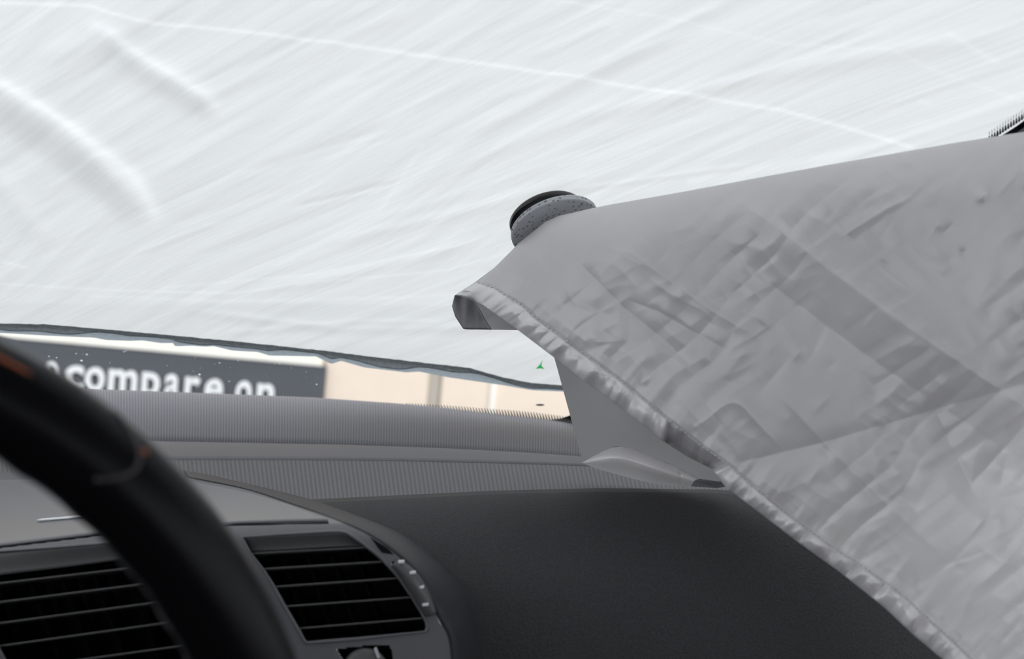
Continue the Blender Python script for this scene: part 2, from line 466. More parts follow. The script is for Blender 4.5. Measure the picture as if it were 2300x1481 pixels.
# the sign
s_tl = wz(83, 765); s_tr = wz(728, 822)
zt = (s_tl[2] + s_tr[2]) / 2
sx1 = wz(731, 860)[0]; sx0 = -3.2
sg = empty('sign_board', (-1.0, YW, 0.10), 'dark grey board with blurred white lowercase letters and pale top border, behind the windscreen', 'sign')
box('board', (sx0, YW - .02, .12), (sx1, YW + .009, zt), M['sign'], sg, .004)
box('border', (sx0, YW - .026, zt), (sx1 - .02, YW + .009, zt + .058), M['cream_light'], sg, .003)
letters = [('o', 108, 138, 812), ('c', 154, 196, 820), ('o', 200, 243, 824), ('m', 252, 316, 829), ('p', 326, 366, 836), ('a', 378, 410, 840), ('r', 422, 456, 846), ('e', 467, 507, 850), ('o', 536, 571, 855), ('n', 583, 621, 861)]
for ch, x0, x1, yt in letters:
    cu = bpy.data.curves.new('letter', 'FONT'); cu.body = ch; cu.extrude = .012; cu.offset = .022
    to = bpy.data.objects.new('tmp', cu); C.objects.link(to)
    bpy.context.view_layer.update()
    me = bpy.data.meshes.new_from_object(to)
    bpy.data.objects.remove(to)
    co = np.array([v.co for v in me.vertices]); lo, hi = co.min(0), co.max(0)
    p0 = wz(x0, yt); p1 = wz(x1, yt)
    xh = .56 * F / F * 0 + (wz(200, 820)[2] - wz(200, 876)[2])
    hgt = xh * (1.38 if ch == 'p' else 1.0)
    top = p0[2] + .004
    N = np.empty_like(co)
    N[:, 0] = p0[0] + (co[:, 0] - lo[0]) / (hi[0] - lo[0]) * (p1[0] - p0[0])
    N[:, 2] = top - hgt + (co[:, 1] - lo[1]) / (hi[1] - lo[1]) * hgt
    N[:, 1] = YW - .026 - (co[:, 2] - lo[2]) * .6
    fc = [list(p.vertices) for p in me.polygons]
    mesh_obj('letter', N, fc, M['letter'], sg, smooth=False)
    bpy.data.meshes.remove(me)

# =================================================================== WINDSCREEN COVER (outside, on the glass)
EDGE = [(-700, 712), (-100, 724), (0, 729), (99, 731), (212, 740), (331, 751), (496, 766), (600, 777), (725, 790), (819, 802), (913, 813), (1054, 829), (1132, 851), (1195, 863), (1261, 868), (1400, 880), (1700, 930), (2300, 1040), (2800, 1130)]
ex = np.linspace(-700, 2800, 800)
gd_ = glass_depth(ex, I(EDGE, ex), .0078); gq = P(ex, I(EDGE, ex), gd_)
gx, gw = gq[:, 0], (gq[:, 2] - ZB - .0078 * math.cos(RAKE)) / math.sin(RAKE)
NX, NW = 620, 520
xs = np.linspace(-.80, .80, NX)
wlow = np.interp(xs, gx, gw)
wlow = wlow + .0006 * np.sin(xs * 900) * (np.random.default_rng(2).random(NX))
t = np.linspace(0, 1, NW)[:, None] ** 1.15
Wg = wlow[None] * (1 - t) + (WTOP + .03) * t
Xg = np.broadcast_to(xs[None], Wg.shape)
base = G(Xg, Wg, .006)
PX, PY = project(base)
def seg_dist(px, py, pts):
    """signed distance to a polyline (positive below/right of travel) and position along it 0..1"""
    pts = np.array(pts, float); best = np.full(px.shape, 1e9); sg_ = np.zeros(px.shape); al = np.zeros(px.shape)
    L = np.linalg.norm(np.diff(pts, axis=0), axis=1); cum = np.concatenate([[0], np.cumsum(L)])
    for i in range(len(L)):
        a, b = pts[i], pts[i + 1]; d = (b - a) / L[i]
        u = (px - a[0]) * d[0] + (py - a[1]) * d[1]; uc = np.clip(u, 0, L[i])
        dx, dy = px - a[0] - uc * d[0], py - a[1] - uc * d[1]
        dist = np.hypot(dx, dy); s = np.sign(d[0] * (py - a[1]) - d[1] * (px - a[0]))
        m = dist < best
        best = np.where(m, dist, best); sg_ = np.where(m, s, sg_); al = np.where(m, (cum[i] + uc) / cum[-1], al)
    return best * sg_, al
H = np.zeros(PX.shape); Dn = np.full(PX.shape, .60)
def ridge(pts, width, amp, taper=True):
    global H
    s, al = seg_dist(PX, PY, pts)
    e = np.exp(-(s / width) ** 2)
    if taper: e = e * np.clip(np.minimum(al, 1 - al) * 6, 0, 1)
    H = H + amp * e
def seam(pts, width, dv):  # seam lines, and painted bright fold crests
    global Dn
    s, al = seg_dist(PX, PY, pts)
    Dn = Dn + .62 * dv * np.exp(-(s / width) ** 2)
# seam and crease lines of the cloth (thin places let more light through), then painted bright fold crests
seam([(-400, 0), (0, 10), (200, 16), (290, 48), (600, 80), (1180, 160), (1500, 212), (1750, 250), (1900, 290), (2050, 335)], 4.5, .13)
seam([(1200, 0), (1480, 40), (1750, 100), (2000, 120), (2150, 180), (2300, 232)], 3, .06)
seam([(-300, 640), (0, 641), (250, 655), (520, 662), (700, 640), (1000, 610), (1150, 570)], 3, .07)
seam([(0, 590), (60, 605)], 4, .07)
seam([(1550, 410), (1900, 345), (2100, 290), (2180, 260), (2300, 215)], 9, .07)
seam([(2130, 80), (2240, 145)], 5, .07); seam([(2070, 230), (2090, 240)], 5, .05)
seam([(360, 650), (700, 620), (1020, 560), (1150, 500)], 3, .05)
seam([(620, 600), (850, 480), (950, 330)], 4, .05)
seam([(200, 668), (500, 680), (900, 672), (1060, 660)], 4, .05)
seam([(-100, 190), (0, 205), (150, 290), (300, 400), (345, 480)], 18, .11)  # bright crest of the large left fold, painted as thinner cloth
seam([(60, 215), (150, 300), (250, 400)], 12, .03)  # lower part of the same painted crest
seam([(210, 60), (320, 140), (480, 240)], 15, .09)  # bright crest of the second fold, painted likewise
# folds
ridge([(-200, 130), (0, 220), (150, 320), (290, 450), (340, 500)], 34, .0065)
ridge([(200, 60), (300, 150), (400, 200), (490, 260)], 30, .004)
ridge([(-60, 360), (10, 430), (60, 500), (110, 560)], 28, .003)
ridge([(300, 0), (290, 40), (220, 100), (80, 140)], 24, .0015)
ridge([(900, 430), (1300, 270), (1800, 160), (2300, 70)], 20, .0022)
ridge([(700, 560), (1050, 480), (1400, 380)], 14, .0018)
ridge([(560, 660), (800, 620), (1100, 540)], 12, .0018)
ridge([(1000, 330), (1300, 180), (1600, 60)], 16, .002)
ridge([(400, 700), (760, 745), (1080, 742), (1250, 748)], 10, .0015)
ridge([(450, 760), (800, 728), (1050, 730)], 8, .0012)
rng = np.random.default_rng(8)
for _ in range(60):
    x = rng.uniform(-100, 2300); y = rng.uniform(-50, 640); a = math.radians(rng.normal(-30 + 12 * (x / 2300) + 10 * (y / 640), 4)); L = rng.uniform(200, 600)
    ridge([(x, y), (x + L * math.cos(a), y + L * math.sin(a))], rng.uniform(5, 14), rng.uniform(.0003, .0011) * rng.choice([-1, 1]))
# lavender-dark shade side of the thick folds, painted in as thicker cloth
def fold_shade_band(pts, w, dv):
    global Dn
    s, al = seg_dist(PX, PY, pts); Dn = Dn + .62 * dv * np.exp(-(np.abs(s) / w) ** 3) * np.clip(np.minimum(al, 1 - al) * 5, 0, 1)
fold_shade_band([(-60, 230), (30, 290), (150, 370), (240, 440), (320, 520)], 26, -.09)
fold_shade_band([(230, 90), (330, 180), (440, 240), (500, 280)], 22, -.07)
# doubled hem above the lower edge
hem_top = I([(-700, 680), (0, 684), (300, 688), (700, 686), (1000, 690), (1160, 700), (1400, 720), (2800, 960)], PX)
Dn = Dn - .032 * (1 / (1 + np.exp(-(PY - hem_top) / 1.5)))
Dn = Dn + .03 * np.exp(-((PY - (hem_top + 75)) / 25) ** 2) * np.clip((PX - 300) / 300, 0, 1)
base = G(Xg, Wg, .006 + np.clip(H, -.003, .02) * np.clip(Wg - wlow[None], 0, .03) / .03 + .0015)
cov = empty('windscreen_cover', tuple(G(0, .02, .01)), 'translucent white cloth cover lying over the outside of the windscreen, lit from behind', 'cover')
o = grid_obj('cover_cloth', base, M['cover'], cov, uv=np.stack([Xg, Wg], -1), attr={'thinness_and_fold_shade': Dn})
# dark elastic binding and lighter blotchy grey strip below it
ex = np.linspace(-690, 2700, 900); yt = I(EDGE, ex)
LOW = [(-700, 735), (0, 748), (99, 754), (212, 759), (238, 764), (291, 766), (320, 765), (361, 771), (389, 771), (393, 778), (430, 777), (463, 779), (480, 778), (523, 788), (579, 791), (605, 799), (710, 801), (744, 818), (766, 811), (819, 826), (913, 837), (941, 835), (1007, 848), (1132, 866), (1195, 877), (1264, 880), (1400, 895), (2800, 1150)]
yl = I(LOW, ex)
n1 = np.random.default_rng(5).random(900); n1 = np.convolve(n1, np.ones(3) / 3, 'same')
ym = yt + np.clip((yl - yt) * (.55 + .22 * np.sin(ex / 61) + .12 * np.sin(ex / 23 + 1)), 6, 20)
def strip(name, y0, y1, out, m, bulge=.0015, nr=6):
    rows = []
    for k in range(nr):
        tt = k / (nr - 1); yy = y0 * (1 - tt) + y1 * tt
        rows.append(P(ex, yy, glass_depth(ex, yy, out) + bulge * (1 - math.sin(math.pi * tt))))
    return grid_obj(name, np.array(rows), m, cov)
strip('edge_binding', yt - 1.5 - 1.6 * n1, ym, .0045, M['binding'])
strip('lower_strip', ym - 4, yl, .0052, M['grey_strip'])
v, f = slab_from_px([(1203, 829), (1213, 819), (1219, 808), (1216, 822), (1223, 829), (1214, 828)], .0045)
mesh_obj('green_thread', v, f, M['green'], cov, smooth=False)

# =================================================================== DASHBOARD
B_C = [(-450, 975), (0, 985), (331, 991), (600, 996), (760, 999), (976, 1006), (1163, 1016), (1289, 1026), (1700, 1075), (2750, 1230)]
C_C = [(-450, 1022), (0, 1028), (394, 1032), (760, 1033), (913, 1035), (1226, 1043), (1400, 1050), (1700, 1085), (2750, 1250)]
D_C = [(-450, 1180), (0, 1150), (706, 1122), (1100, 1103), (1345, 1097), (1600, 1100), (1800, 1112), (2750, 1290)]
px = np.linspace(-440, 2700, 420)
yA, yB, yC, yD = (I(c, px) for c in (A_C, B_C, C_C, D_C))
dA = glass_depth(px, yA) - .010
dB, dC, dD = np.minimum(1.165, dA - .05), np.minimum(1.06, dA - .13), np.minimum(.95, dA - .20)
dash = empty('dashboard', (0, 1.0, Z0 - .5), 'dark grey moulded dashboard with ribbed top, lid and two slatted vents under the windscreen', 'dashboard')
def loft(rows, n, name, m, sm=True):
    """rows: list of (px, y, depth); linear interpolation in 3D, n steps each"""
    pts = [P(a, b, c) for a, b, c in rows]; out = []
    for a, b in zip(pts[:-1], pts[1:]):
        for k in range(n): out.append(a + (b - a) * k / n)
    out.append(pts[-1]); Gd = np.array(out)
    uv = uvs(Gd)
    return grid_obj(name, Gd, m, dash, uv=uv, smooth=sm)
def uvs(Gd):
    vv = np.concatenate([np.zeros((1, Gd.shape[1])), np.cumsum(np.linalg.norm(np.diff(Gd, axis=0), axis=2), axis=0)])
    uu = np.concatenate([np.zeros((Gd.shape[0], 1)), np.cumsum(np.linalg.norm(np.diff(Gd, axis=1), axis=2), axis=1)], axis=1)
    uu = np.broadcast_to(uu[0:1], uu.shape)
    return np.stack([uu, vv], -1)
pA, pB, pC, pD = P(px, yA, dA), P(px, yB, dB), P(px, yC, dC), P(px, yD, dD)
rows = [pA + [0, .008, -.012], pA + [0, .004, -.003]]
for k in range(13):
    tt = k / 12.0
    q = pA + (pB - pA) * tt; q[:, 2] += .006 * math.sin(math.pi * tt) ** .8
    rows.append(q)
rows.append(pB + [0, .001, -.003])
Gd = np.array(rows); grid_obj('defroster_panel', Gd, M['dash_ribs'], dash, uv=uvs(Gd))
rows = [pB + [0, .001, -.004], pB]
for k in range(1, 9):
    tt = k / 8.0; q = pB + (pC - pB) * tt; q[:, 2] += .004 * math.sin(math.pi * tt); rows.append(q)
rows.append(pC + [0, 0, -.0012])
Gd = np.array(rows); grid_obj('woven_strip', Gd, M['dash_weave'], dash, uv=uvs(Gd))
rows = [pC + (pD - pC) * k / 8.0 - [0, 0, .0004] for k in range(9)]
Gd = np.array(rows); grid_obj('ribbed_pad', Gd, M['dash_coarse'], dash, uv=uvs(Gd))
rows = [pD + [0, .002, -.006], pD + [0, .0005, -.001]]
prof = [(0, 0), (.012, -.0015), (.03, -.005), (.055, -.014), (.08, -.028), (.105, -.052), (.122, -.085), (.135, -.13), (.142, -.19), (.140, -.28), (.12, -.42), (.08, -.55)]
pr = smooth_curve(prof, 60)
for a, b in pr: rows.append(pD + np.array([0, -a, b]))
Gd = np.array(rows)
_RO = np.array([(395, 1053), (470, 1085), (700, 1150), (900, 1235), (980, 1300), (1030, 1370), (1045, 1481), (1050, 1900)], float)
qx, qy = project(Gd); qx = (qx[:-1, :-1] + qx[1:, 1:]) / 2; qy = (qy[:-1, :-1] + qy[1:, 1:]) / 2
pad = grid_obj('passenger_pad', Gd, M['dash'], dash, uv=uvs(Gd), keep=~((qy > 1060) & (qx < np.interp(qy, _RO[:, 1], _RO[:, 0]))))
ddepth = lambda x, y: None
# thin seam line of the airbag door, low on the right
zz = -(Gd[..., 2] - Z0)

# =================================================================== CENTRE CONSOLE
RI = [(427, 1074), (500, 1088), (562, 1101), (649, 1131), (744, 1164), (825, 1199), (879, 1237), (922, 1275), (947, 1310), (966, 1351), (987, 1400), (1006, 1424), (1014, 1481), (1020, 1660)]
RO = [(410, 1053), (470, 1062), (529, 1077), (620, 1098), (705, 1121), (771, 1142), (838, 1167), (906, 1194), (960, 1232), (1028, 1291), (1060, 1337), (1078, 1380), (1090, 1481), (1096, 1660)]
SEAM = [(-450, 1285), (0, 1231), (230, 1203), (540, 1180), (740, 1176), (1100, 1176)]
def fd(x, y):
    """depth of the console face"""
    s = I(SEAM, x); up = np.clip(s - y, 0, 400); dn = np.clip(y - s, 0, 900)
    d = .772 + .165 * (up / 150.0) - .0 * up
    d = np.where(up > 0, .772 + .165 * (1 - np.exp(-up / 150.0 * 1.3)) / (1 - math.exp(-1.3)) * 1.0, .772)
    d = d - .012 * (1 - np.exp(-dn / 25.0)) - .00003 * dn
    return d + .00004 * np.clip(x - 750, 0, 300)
con = dash
VR = [(546, 1208), (640, 1202), (757, 1196), (779, 1199), (811, 1221), (852, 1253), (893, 1297), (922, 1340), (947, 1381), (958, 1405), (957, 1418), (900, 1424), (800, 1434), (687, 1443), (673, 1416), (641, 1362), (616, 1316), (592, 1278), (562, 1240)]
VL = [(-118, 1252), (0, 1240), (120, 1232), (244, 1222), (262, 1222), (290, 1245), (330, 1300), (380, 1370), (425, 1440), (470, 1520), (472, 1532), (300, 1548), (60, 1570), (38, 1530), (-5, 1450), (-45, 1385), (-75, 1330), (-100, 1288)]
def inside(px_, py_, poly):
    c = np.zeros(px_.shape, bool); n = len(poly)
    for i in range(n):
        x1, y1 = poly[i]; x2, y2 = poly[(i + 1) % n]
        m = ((y1 > py_) != (y2 > py_)) & (px_ < (x2 - x1) * (py_ - y1) / ((y2 - y1) or 1e-9) + x1)
        c ^= m
    return c
RIa = np.array(RI, float)
SLOT = [(878, 1262), (893, 1263), (912, 1272), (930, 1290), (950, 1320), (966, 1352), (979, 1378), (955, 1381), (944, 1362), (925, 1330), (903, 1297), (885, 1277)]
KN = [(757, 1459), (800, 1453), (873, 1448), (880, 1462), (885, 1500), (790, 1505), (765, 1475)]
ys = np.arange(1062, 1662, 4.0); xr = np.interp(ys, RIa[:, 1], RIa[:, 0], left=405)
u = np.linspace(0, 1, 400)[None]
X = -440 + (xr[:, None] + 440) * u; Y = np.broadcast_to(ys[:, None], X.shape)
cx = (X[:-1, :-1] + X[1:, 1:]) / 2; cy = (Y[:-1, :-1] + Y[1:, 1:]) / 2
keep = ~(inside(cx, cy, VR) | inside(cx, cy, VL) | inside(cx, cy, SLOT) | inside(cx, cy, KN))
grid_obj('fascia', P(X, Y, fd(X, Y)), M['fascia'], con, keep=keep)
# raised ridge round the console
ri = smooth_curve(RI, 160); ro = smooth_curve(RO, 160)
def dash_d(x, y):
    """nearest depth of the dashboard behind a pixel, by searching its mesh"""
    return np.interp(y - I(D_C, x), [-90, -60, 0, 60, 130, 230, 380], [1.06, 1.03, .95, .905, .87, .84, .825])
di = fd(ri[:, 0], ri[:, 1]); do = dash_d(ro[:, 0], ro[:, 1]) + .004
rows = []
for k in range(15):
    tt = k / 14.0
    xy = ro * (1 - tt) + ri * tt; s = tt * tt * (3 - 2 * tt)
    d = do * (1 - s) + di * s - .010 * math.sin(math.pi * tt)
    rows.append(P(xy[:, 0], xy[:, 1], d))
grid_obj('console_ridge', np.array(rows), M['ridge'], con)
# lid
tl = np.linspace(0, 1, 120); nrow = 30
rowsx = []
for k in range(nrow):
    tt = k / (nrow - 1.0)
    rx_ = (1 - tt) ** 2 * 420 + 2 * tt * (1 - tt) * 600 + tt ** 2 * 737
    ry_ = (1 - tt) ** 2 * 1084 + 2 * tt * (1 - tt) * 1112 + tt ** 2 * 1172
    lx = -300; ly = 1082 + (1262 - 1082) * tt
    x = lx + (rx_ - lx) * tl
    ytop = 1080 + 0 * x; ybot = I(SEAM, x) - 3
    y = ytop * (1 - tt) + ybot * tt
    w = np.clip((tl - .75) / .25, 0, 1) ** 2; y = y * (1 - w) + (ry_ + (ybot - I(SEAM, np.array(737.0)) + 3) * 0) * w
    rowsx.append(P(x, y, fd(x, y) - .0010))
lid = grid_obj('storage_lid', np.array(rowsx), M['lid'], con); solid(lid, .0012, -1)
hp = P(np.linspace(83, 196, 12), np.linspace(1176, 1166.5, 12), fd(np.linspace(83, 196, 12), np.linspace(1176, 1166.5, 12)) - .0015) + np.array([0, 0, .0022])
tube('handle', hp, [.0006] + [.00105] * 10 + [.0006], M['chrome'], lid, 10)['label'] = 'thin silver pull strip'
# dark joint under the lid
jx = np.linspace(-300, 738, 60); jy = I(SEAM, jx) - .5
tube('lid_joint', P(jx, jy, fd(jx, jy) - .0002), .0007, M['vent'], con, 6)

# air vents
def vent(poly, slats, lip, fin_rows):
    p = resample(np.array(poly + [poly[0]], float), 121)[:-1]
    cen = p.mean(0); nrm = p - cen; nrm /= np.linalg.norm(nrm, axis=1)[:, None]
    rings = []
    for off, dd in ((7, .0004), (5, -.0012), (1, -.0014), (-2, .001), (-3, .006), (-5, .045)):
        q = p + nrm * off
        rings.append(P(q[:, 0], q[:, 1], fd(q[:, 0], q[:, 1]) + dd))
    q = p - nrm * 5
    body = P(q[:, 0], q[:, 1], fd(q[:, 0], q[:, 1]) + .046)
    back = prism('air_vent', body, body + (P(400, 1300, .80) - P(400, 1300, .76)), M['vent'], con)
    grid_obj('frame', np.array(rings), M['fascia'], back, close_c=True)
    n = len(p)
    # dark liner inside the frame
    lin = []
    for off, dd in ((-3.4, .004), (-5.2, .045)):
        q = p + nrm * off; lin.append(P(q[:, 0], q[:, 1], fd(q[:, 0], q[:, 1]) + dd))
    grid_obj('liner', np.array(lin), M['vent'], back, close_c=True)
    # curved upper lip
    (a, b, c_, d_) = lip
    lt = resample(np.array(a, float), 30); lb = resample(np.array(b, float), 30); rows = []
    for k in range(9):
        tt = k / 8.0; xy = lt * (1 - tt) + lb * tt
        rows.append(P(xy[:, 0], xy[:, 1], fd(xy[:, 0], xy[:, 1]) + .001 + .007 * math.sin(tt * math.pi / 2)))
    o = grid_obj('upper_lip', np.array(rows), M['slat'], back); solid(o, .002, 1)
    for (x0, y0, x1, y1) in slats:
        xx = np.linspace(x0, x1, 10); yy = np.linspace(y0, y1, 10)
        fr_ = P(xx, yy, fd(xx, yy) + .003)
        dn = np.array([0, .028, -.0085]); th = np.array([0, .0, -.0013])
        sec = [fr_, fr_ + dn, fr_ + dn + th, fr_ + th]
        V = np.stack(sec, 1); nn = 4
        f = [[i * nn + j, i * nn + (j + 1) % nn, (i + 1) * nn + (j + 1) % nn, (i + 1) * nn + j] for i in range(9) for j in range(4)]
        f += [[0, 1, 2, 3][::-1], [36, 37, 38, 39]]
        so_ = mesh_obj('slat', V.reshape(-1, 3), f, M['slat'], back, smooth=False)
        bv = so_.modifiers.new('bevel', 'BEVEL'); bv.width = .0004; bv.segments = 2
    for (x0, y0, x1, y1) in fin_rows:
        v_, f_ = box_data((P(x0, y0, fd(x0, y0) + .034) + P(x1, y1, fd(x1, y1) + .034)) / 2, (.0006, 0, 0), (0, .009, 0), (P(x0, y0, .79) - P(x1, y1, .79)) / 2)
        mesh_obj('fin', v_, f_, M['vent'], back, smooth=False)
    return back
slr = [(560, 1242, 826, 1228), (583, 1277, 862, 1260), (610, 1317, 896, 1297), (637, 1361, 926, 1340), (662, 1411, 952, 1387)]
vent(VR, slr, ([(549, 1209), (760, 1198), (782, 1202), (812, 1224)], [(562, 1240), (640, 1236), (760, 1229), (828, 1227)], 0, 0),
     [(640 + 55 * i, 1246 - 2 * i, 640 + 55 * i + 60, 1440 - 4 * i) for i in range(4)])
sll = [(-80, 1318, 289, 1275), (-55, 1358, 317, 1311), (-28, 1402, 349, 1352), (-2, 1450, 385, 1396), (25, 1502, 419, 1448), (55, 1550, 450, 1500)]
vent(VL, sll, ([(-115, 1254), (0, 1241), (250, 1223), (262, 1223)], [(-98, 1305), (0, 1292), (150, 1274), (284, 1256)], 0, 0),
     [(0 + 72 * i, 1290 - 6 * i, 0 + 72 * i + 90, 1530 - 6 * i) for i in range(5)])
for k_, lab in zip([o for o in con.children if o.name.startswith('air_vent')], ('slatted vent right of the steering wheel rim', 'slatted vent left of the steering wheel rim')):
    k_['label'] = lab

# thumbwheel beside the right vent
p = np.array(SLOT, float); cen = p.mean(0)
d0 = fd(p[:, 0], p[:, 1])
ring = [P(p[:, 0], p[:, 1], d0 + .0002), P(p[:, 0], p[:, 1], d0 + .02)]
grid_obj('wheel_slot', np.array(ring), M['vent'], con, close_c=True)
prism('wheel_slot_back', ring[1], ring[1] + [0, .002, 0], M['vent'], con)
inn = smooth_curve([(886, 1266), (905, 1290), (925, 1322), (943, 1352), (958, 1381)], 30)
out_ = smooth_curve([(892, 1262), (912, 1270), (934, 1292), (954, 1322), (968, 1352), (979, 1377)], 30)
rows = []
sarr = np.linspace(0, 1, 30)
for k in range(13):
    tt = k / 12.0; xy = inn * (1 - tt) + out_ * tt
    rows.append(P(xy[:, 0], xy[:, 1], fd(xy[:, 0], xy[:, 1]) + .006 - .0105 * np.sin(math.pi * (.08 + .92 * tt)) ** .7 + .004 * (2 * sarr - 1) ** 2))
tw = grid_obj('thumbwheel', np.array(rows), M['slat'], con); solid(tw, .003, 1)
for (x, y) in ((901.5, 1262), (927, 1286.5), (945.5, 1319), (955.5, 1358)):
    c = P(x, y, fd(x, y) - .0060)
    v_, f_ = box_data(c, P(x + 6.6, y - .5, .76) - P(x, y, .76), (P(x, y + 2.4, .76) - P(x, y, .76)), (0, .0012, 0))
    mesh_obj('mark', v_, f_, M['white'], tw, smooth=False)
# small slot over the thumbwheel
q = np.array([(832, 1207), (850, 1219), (870, 1232), (884, 1246), (872, 1244), (858, 1242), (850, 1232)], float)
prism('indicator_recess', P(q[:, 0], q[:, 1], fd(q[:, 0], q[:, 1]) - .0006), P(q[:, 0], q[:, 1], fd(q[:, 0], q[:, 1]) + .004), M['vent'], con)
# knob under the right vent
q = np.array(KN, float)
ring = [P(q[:, 0], q[:, 1], fd(q[:, 0], q[:, 1]) + .0002), P(q[:, 0], q[:, 1], fd(q[:, 0], q[:, 1]) + .02)]
grid_obj('knob_slot', np.array(ring), M['vent'], con, close_c=True)
prism('knob_slot_back', ring[1], ring[1] + [0, .002, 0], M['vent'], con)
rows = []
th = np.linspace(math.pi, 0, 17)
for k, (rr, dd) in enumerate(((1.0, .012), (1.0, .002), (.96, -.003), (.8, -.005), (0.0, -.0055))):
    rows.append(np.array([P(820 + 54 * rr * math.cos(a), 1510 - 55 * rr * math.sin(a), .757 + dd) for a in th]))
kb = grid_obj('knob', np.array(rows), M['slat'], con)
v_, f_ = box_data(P(847, 1467, .7515), P(849.6, 1466, .7515) - P(847, 1467, .7515), P(851, 1477, .7515) - P(847, 1466, .7515), (0, .001, 0))
mesh_obj('tick', v_, f_, M['chrome'], kb, smooth=False)

# =================================================================== STEERING WHEEL
cc = np.array([-.26574172, -.18107993, .37119033]); th_, ph_ = 2.88900056, -.34086047
nv = np.array([math.sin(th_) * math.cos(ph_), math.sin(th_) * math.sin(ph_), math.cos(th_)])
a_ = np.cross(nv, [0, 1, 0]); a_ /= np.linalg.norm(a_); b_ = np.cross(nv, a_)
def cam2w(p): return np.array([p[..., 0], p[..., 1], -p[..., 2]]).T @ RC.T + CAM if p.ndim > 1 else np.array([p[0], p[1], -p[2]]) @ RC.T + CAM
tt = np.linspace(0, 2 * math.pi, 361)[:-1]
circ = cc + .185 * (np.cos(tt)[:, None] * a_ + np.sin(tt)[:, None] * b_)
nw_ = cam2w(cc + nv) - cam2w(cc); aw = cam2w(cc + a_) - cam2w(cc); bw = cam2w(cc + b_) - cam2w(cc); cw = cam2w(cc)
def rim_pt(ang, tube_ang, r=.0175, R=.185):
    rad = math.cos(ang) * aw + math.sin(ang) * bw
    return cw + rad * (R + r * math.cos(tube_ang)) + nw_ * r * math.sin(tube_ang)
whl = empty('steering_wheel', tuple(cw), 'black leather steering wheel rim crossing the lower left, out of focus', 'steering wheel')
na, nb = 240, 36
Gw = np.zeros((na, nb, 3)); rr_ = np.random.default_rng(3)
for i in range(na):
    an = 2 * math.pi * i / na
    for j in range(nb):
        tb = 2 * math.pi * j / nb
        r = .0175 + .0006 * math.sin(an * 46) * max(0, -math.cos(tb)) ** 2
        Gw[i, j] = rim_pt(an, tb, r)
V = Gw.reshape(-1, 3)
f = [[i * nb + j, i * nb + (j + 1) % nb, ((i + 1) % na) * nb + (j + 1) % nb, ((i + 1) % na) * nb + j] for i in range(na) for j in range(nb)]
mesh_obj('rim', V, f, M['leather'], whl)
# which part of the rim shows where
def rim_angle(px_, py_):
    best = None
    for k in range(720):
        an = 2 * math.pi * k / 720
        x, y = project(rim_pt(an, 0, 0)); e = (x - px_) ** 2 + (y - py_) ** 2
        if best is None or e < best[0]: best = (e, an)
    return best[1]
# nv points towards the eye, so tube angle pi/2 faces the camera
s_eye = 1 if np.dot(nw_, CAM - cw) > 0 else -1
a1 = rim_angle(180, 1005)
seam_dir = 1 if ((rim_angle(300, 1180) - a1 + math.pi) % (2 * math.pi) - math.pi) > 0 else -1
pts = [rim_pt(a1 + seam_dir * (.06 * math.sin(k / 14 * math.pi) + .05 * k / 14.0), s_eye * (math.radians(8) + math.radians(85) * k / 14.0), .0176) for k in range(15)]
tube('grip_seam', np.array(pts), .0008, M['seam'], whl, 8)
# stitching on the inner side
parts = []
a0, a2 = rim_angle(120, 990), rim_angle(500, 1481)
for k in range(60):
    an = a0 + (a2 - a0) * k / 59
    for w_ in (-1, 1):
        q0 = rim_pt(an, s_eye * (math.radians(150) + w_ * .05), .0177); q1 = rim_pt(an + (a2 - a0) / 59 * .6, s_eye * math.radians(150), .0177)
        parts.append(tube_data([q0, (q0 + q1) / 2, q1], .0004, 5))
v, f = join(parts); tag(mesh_obj('stitching', v, f, M['thread'], whl), kind='stuff')
a3, a4 = rim_angle(-120, 820), rim_angle(60, 880)
pts = [rim_pt(a3 + (a4 - a3) * k / 14, s_eye * math.radians(38), .0170) for k in range(15)]
tube('orange_strip', np.array(pts), [.0002 + .0008 * math.sin(math.pi * k / 14.0) ** .6 for k in range(15)], M['orange'], whl, 8)['label'] = 'thin burnt orange strip'  # thin orange tube laid along the rim
a5 = rim_angle(268, 1060)
c = rim_pt(a5, s_eye * math.radians(32), .0172)
thv = np.linspace(0, math.pi, 7); phv = np.linspace(0, 2 * math.pi, 11)[:-1]
V = c + .0013 * np.stack([np.sin(thv)[:, None] * np.cos(phv), np.sin(thv)[:, None] * np.sin(phv), np.cos(thv)[:, None] * np.ones_like(phv)], -1)
mesh_obj('orange_dot', V.reshape(-1, 3), grid_faces(7, 10, close_c=True), M['orange'], whl)['label'] = 'small orange dot'  # orange bead set on the rim
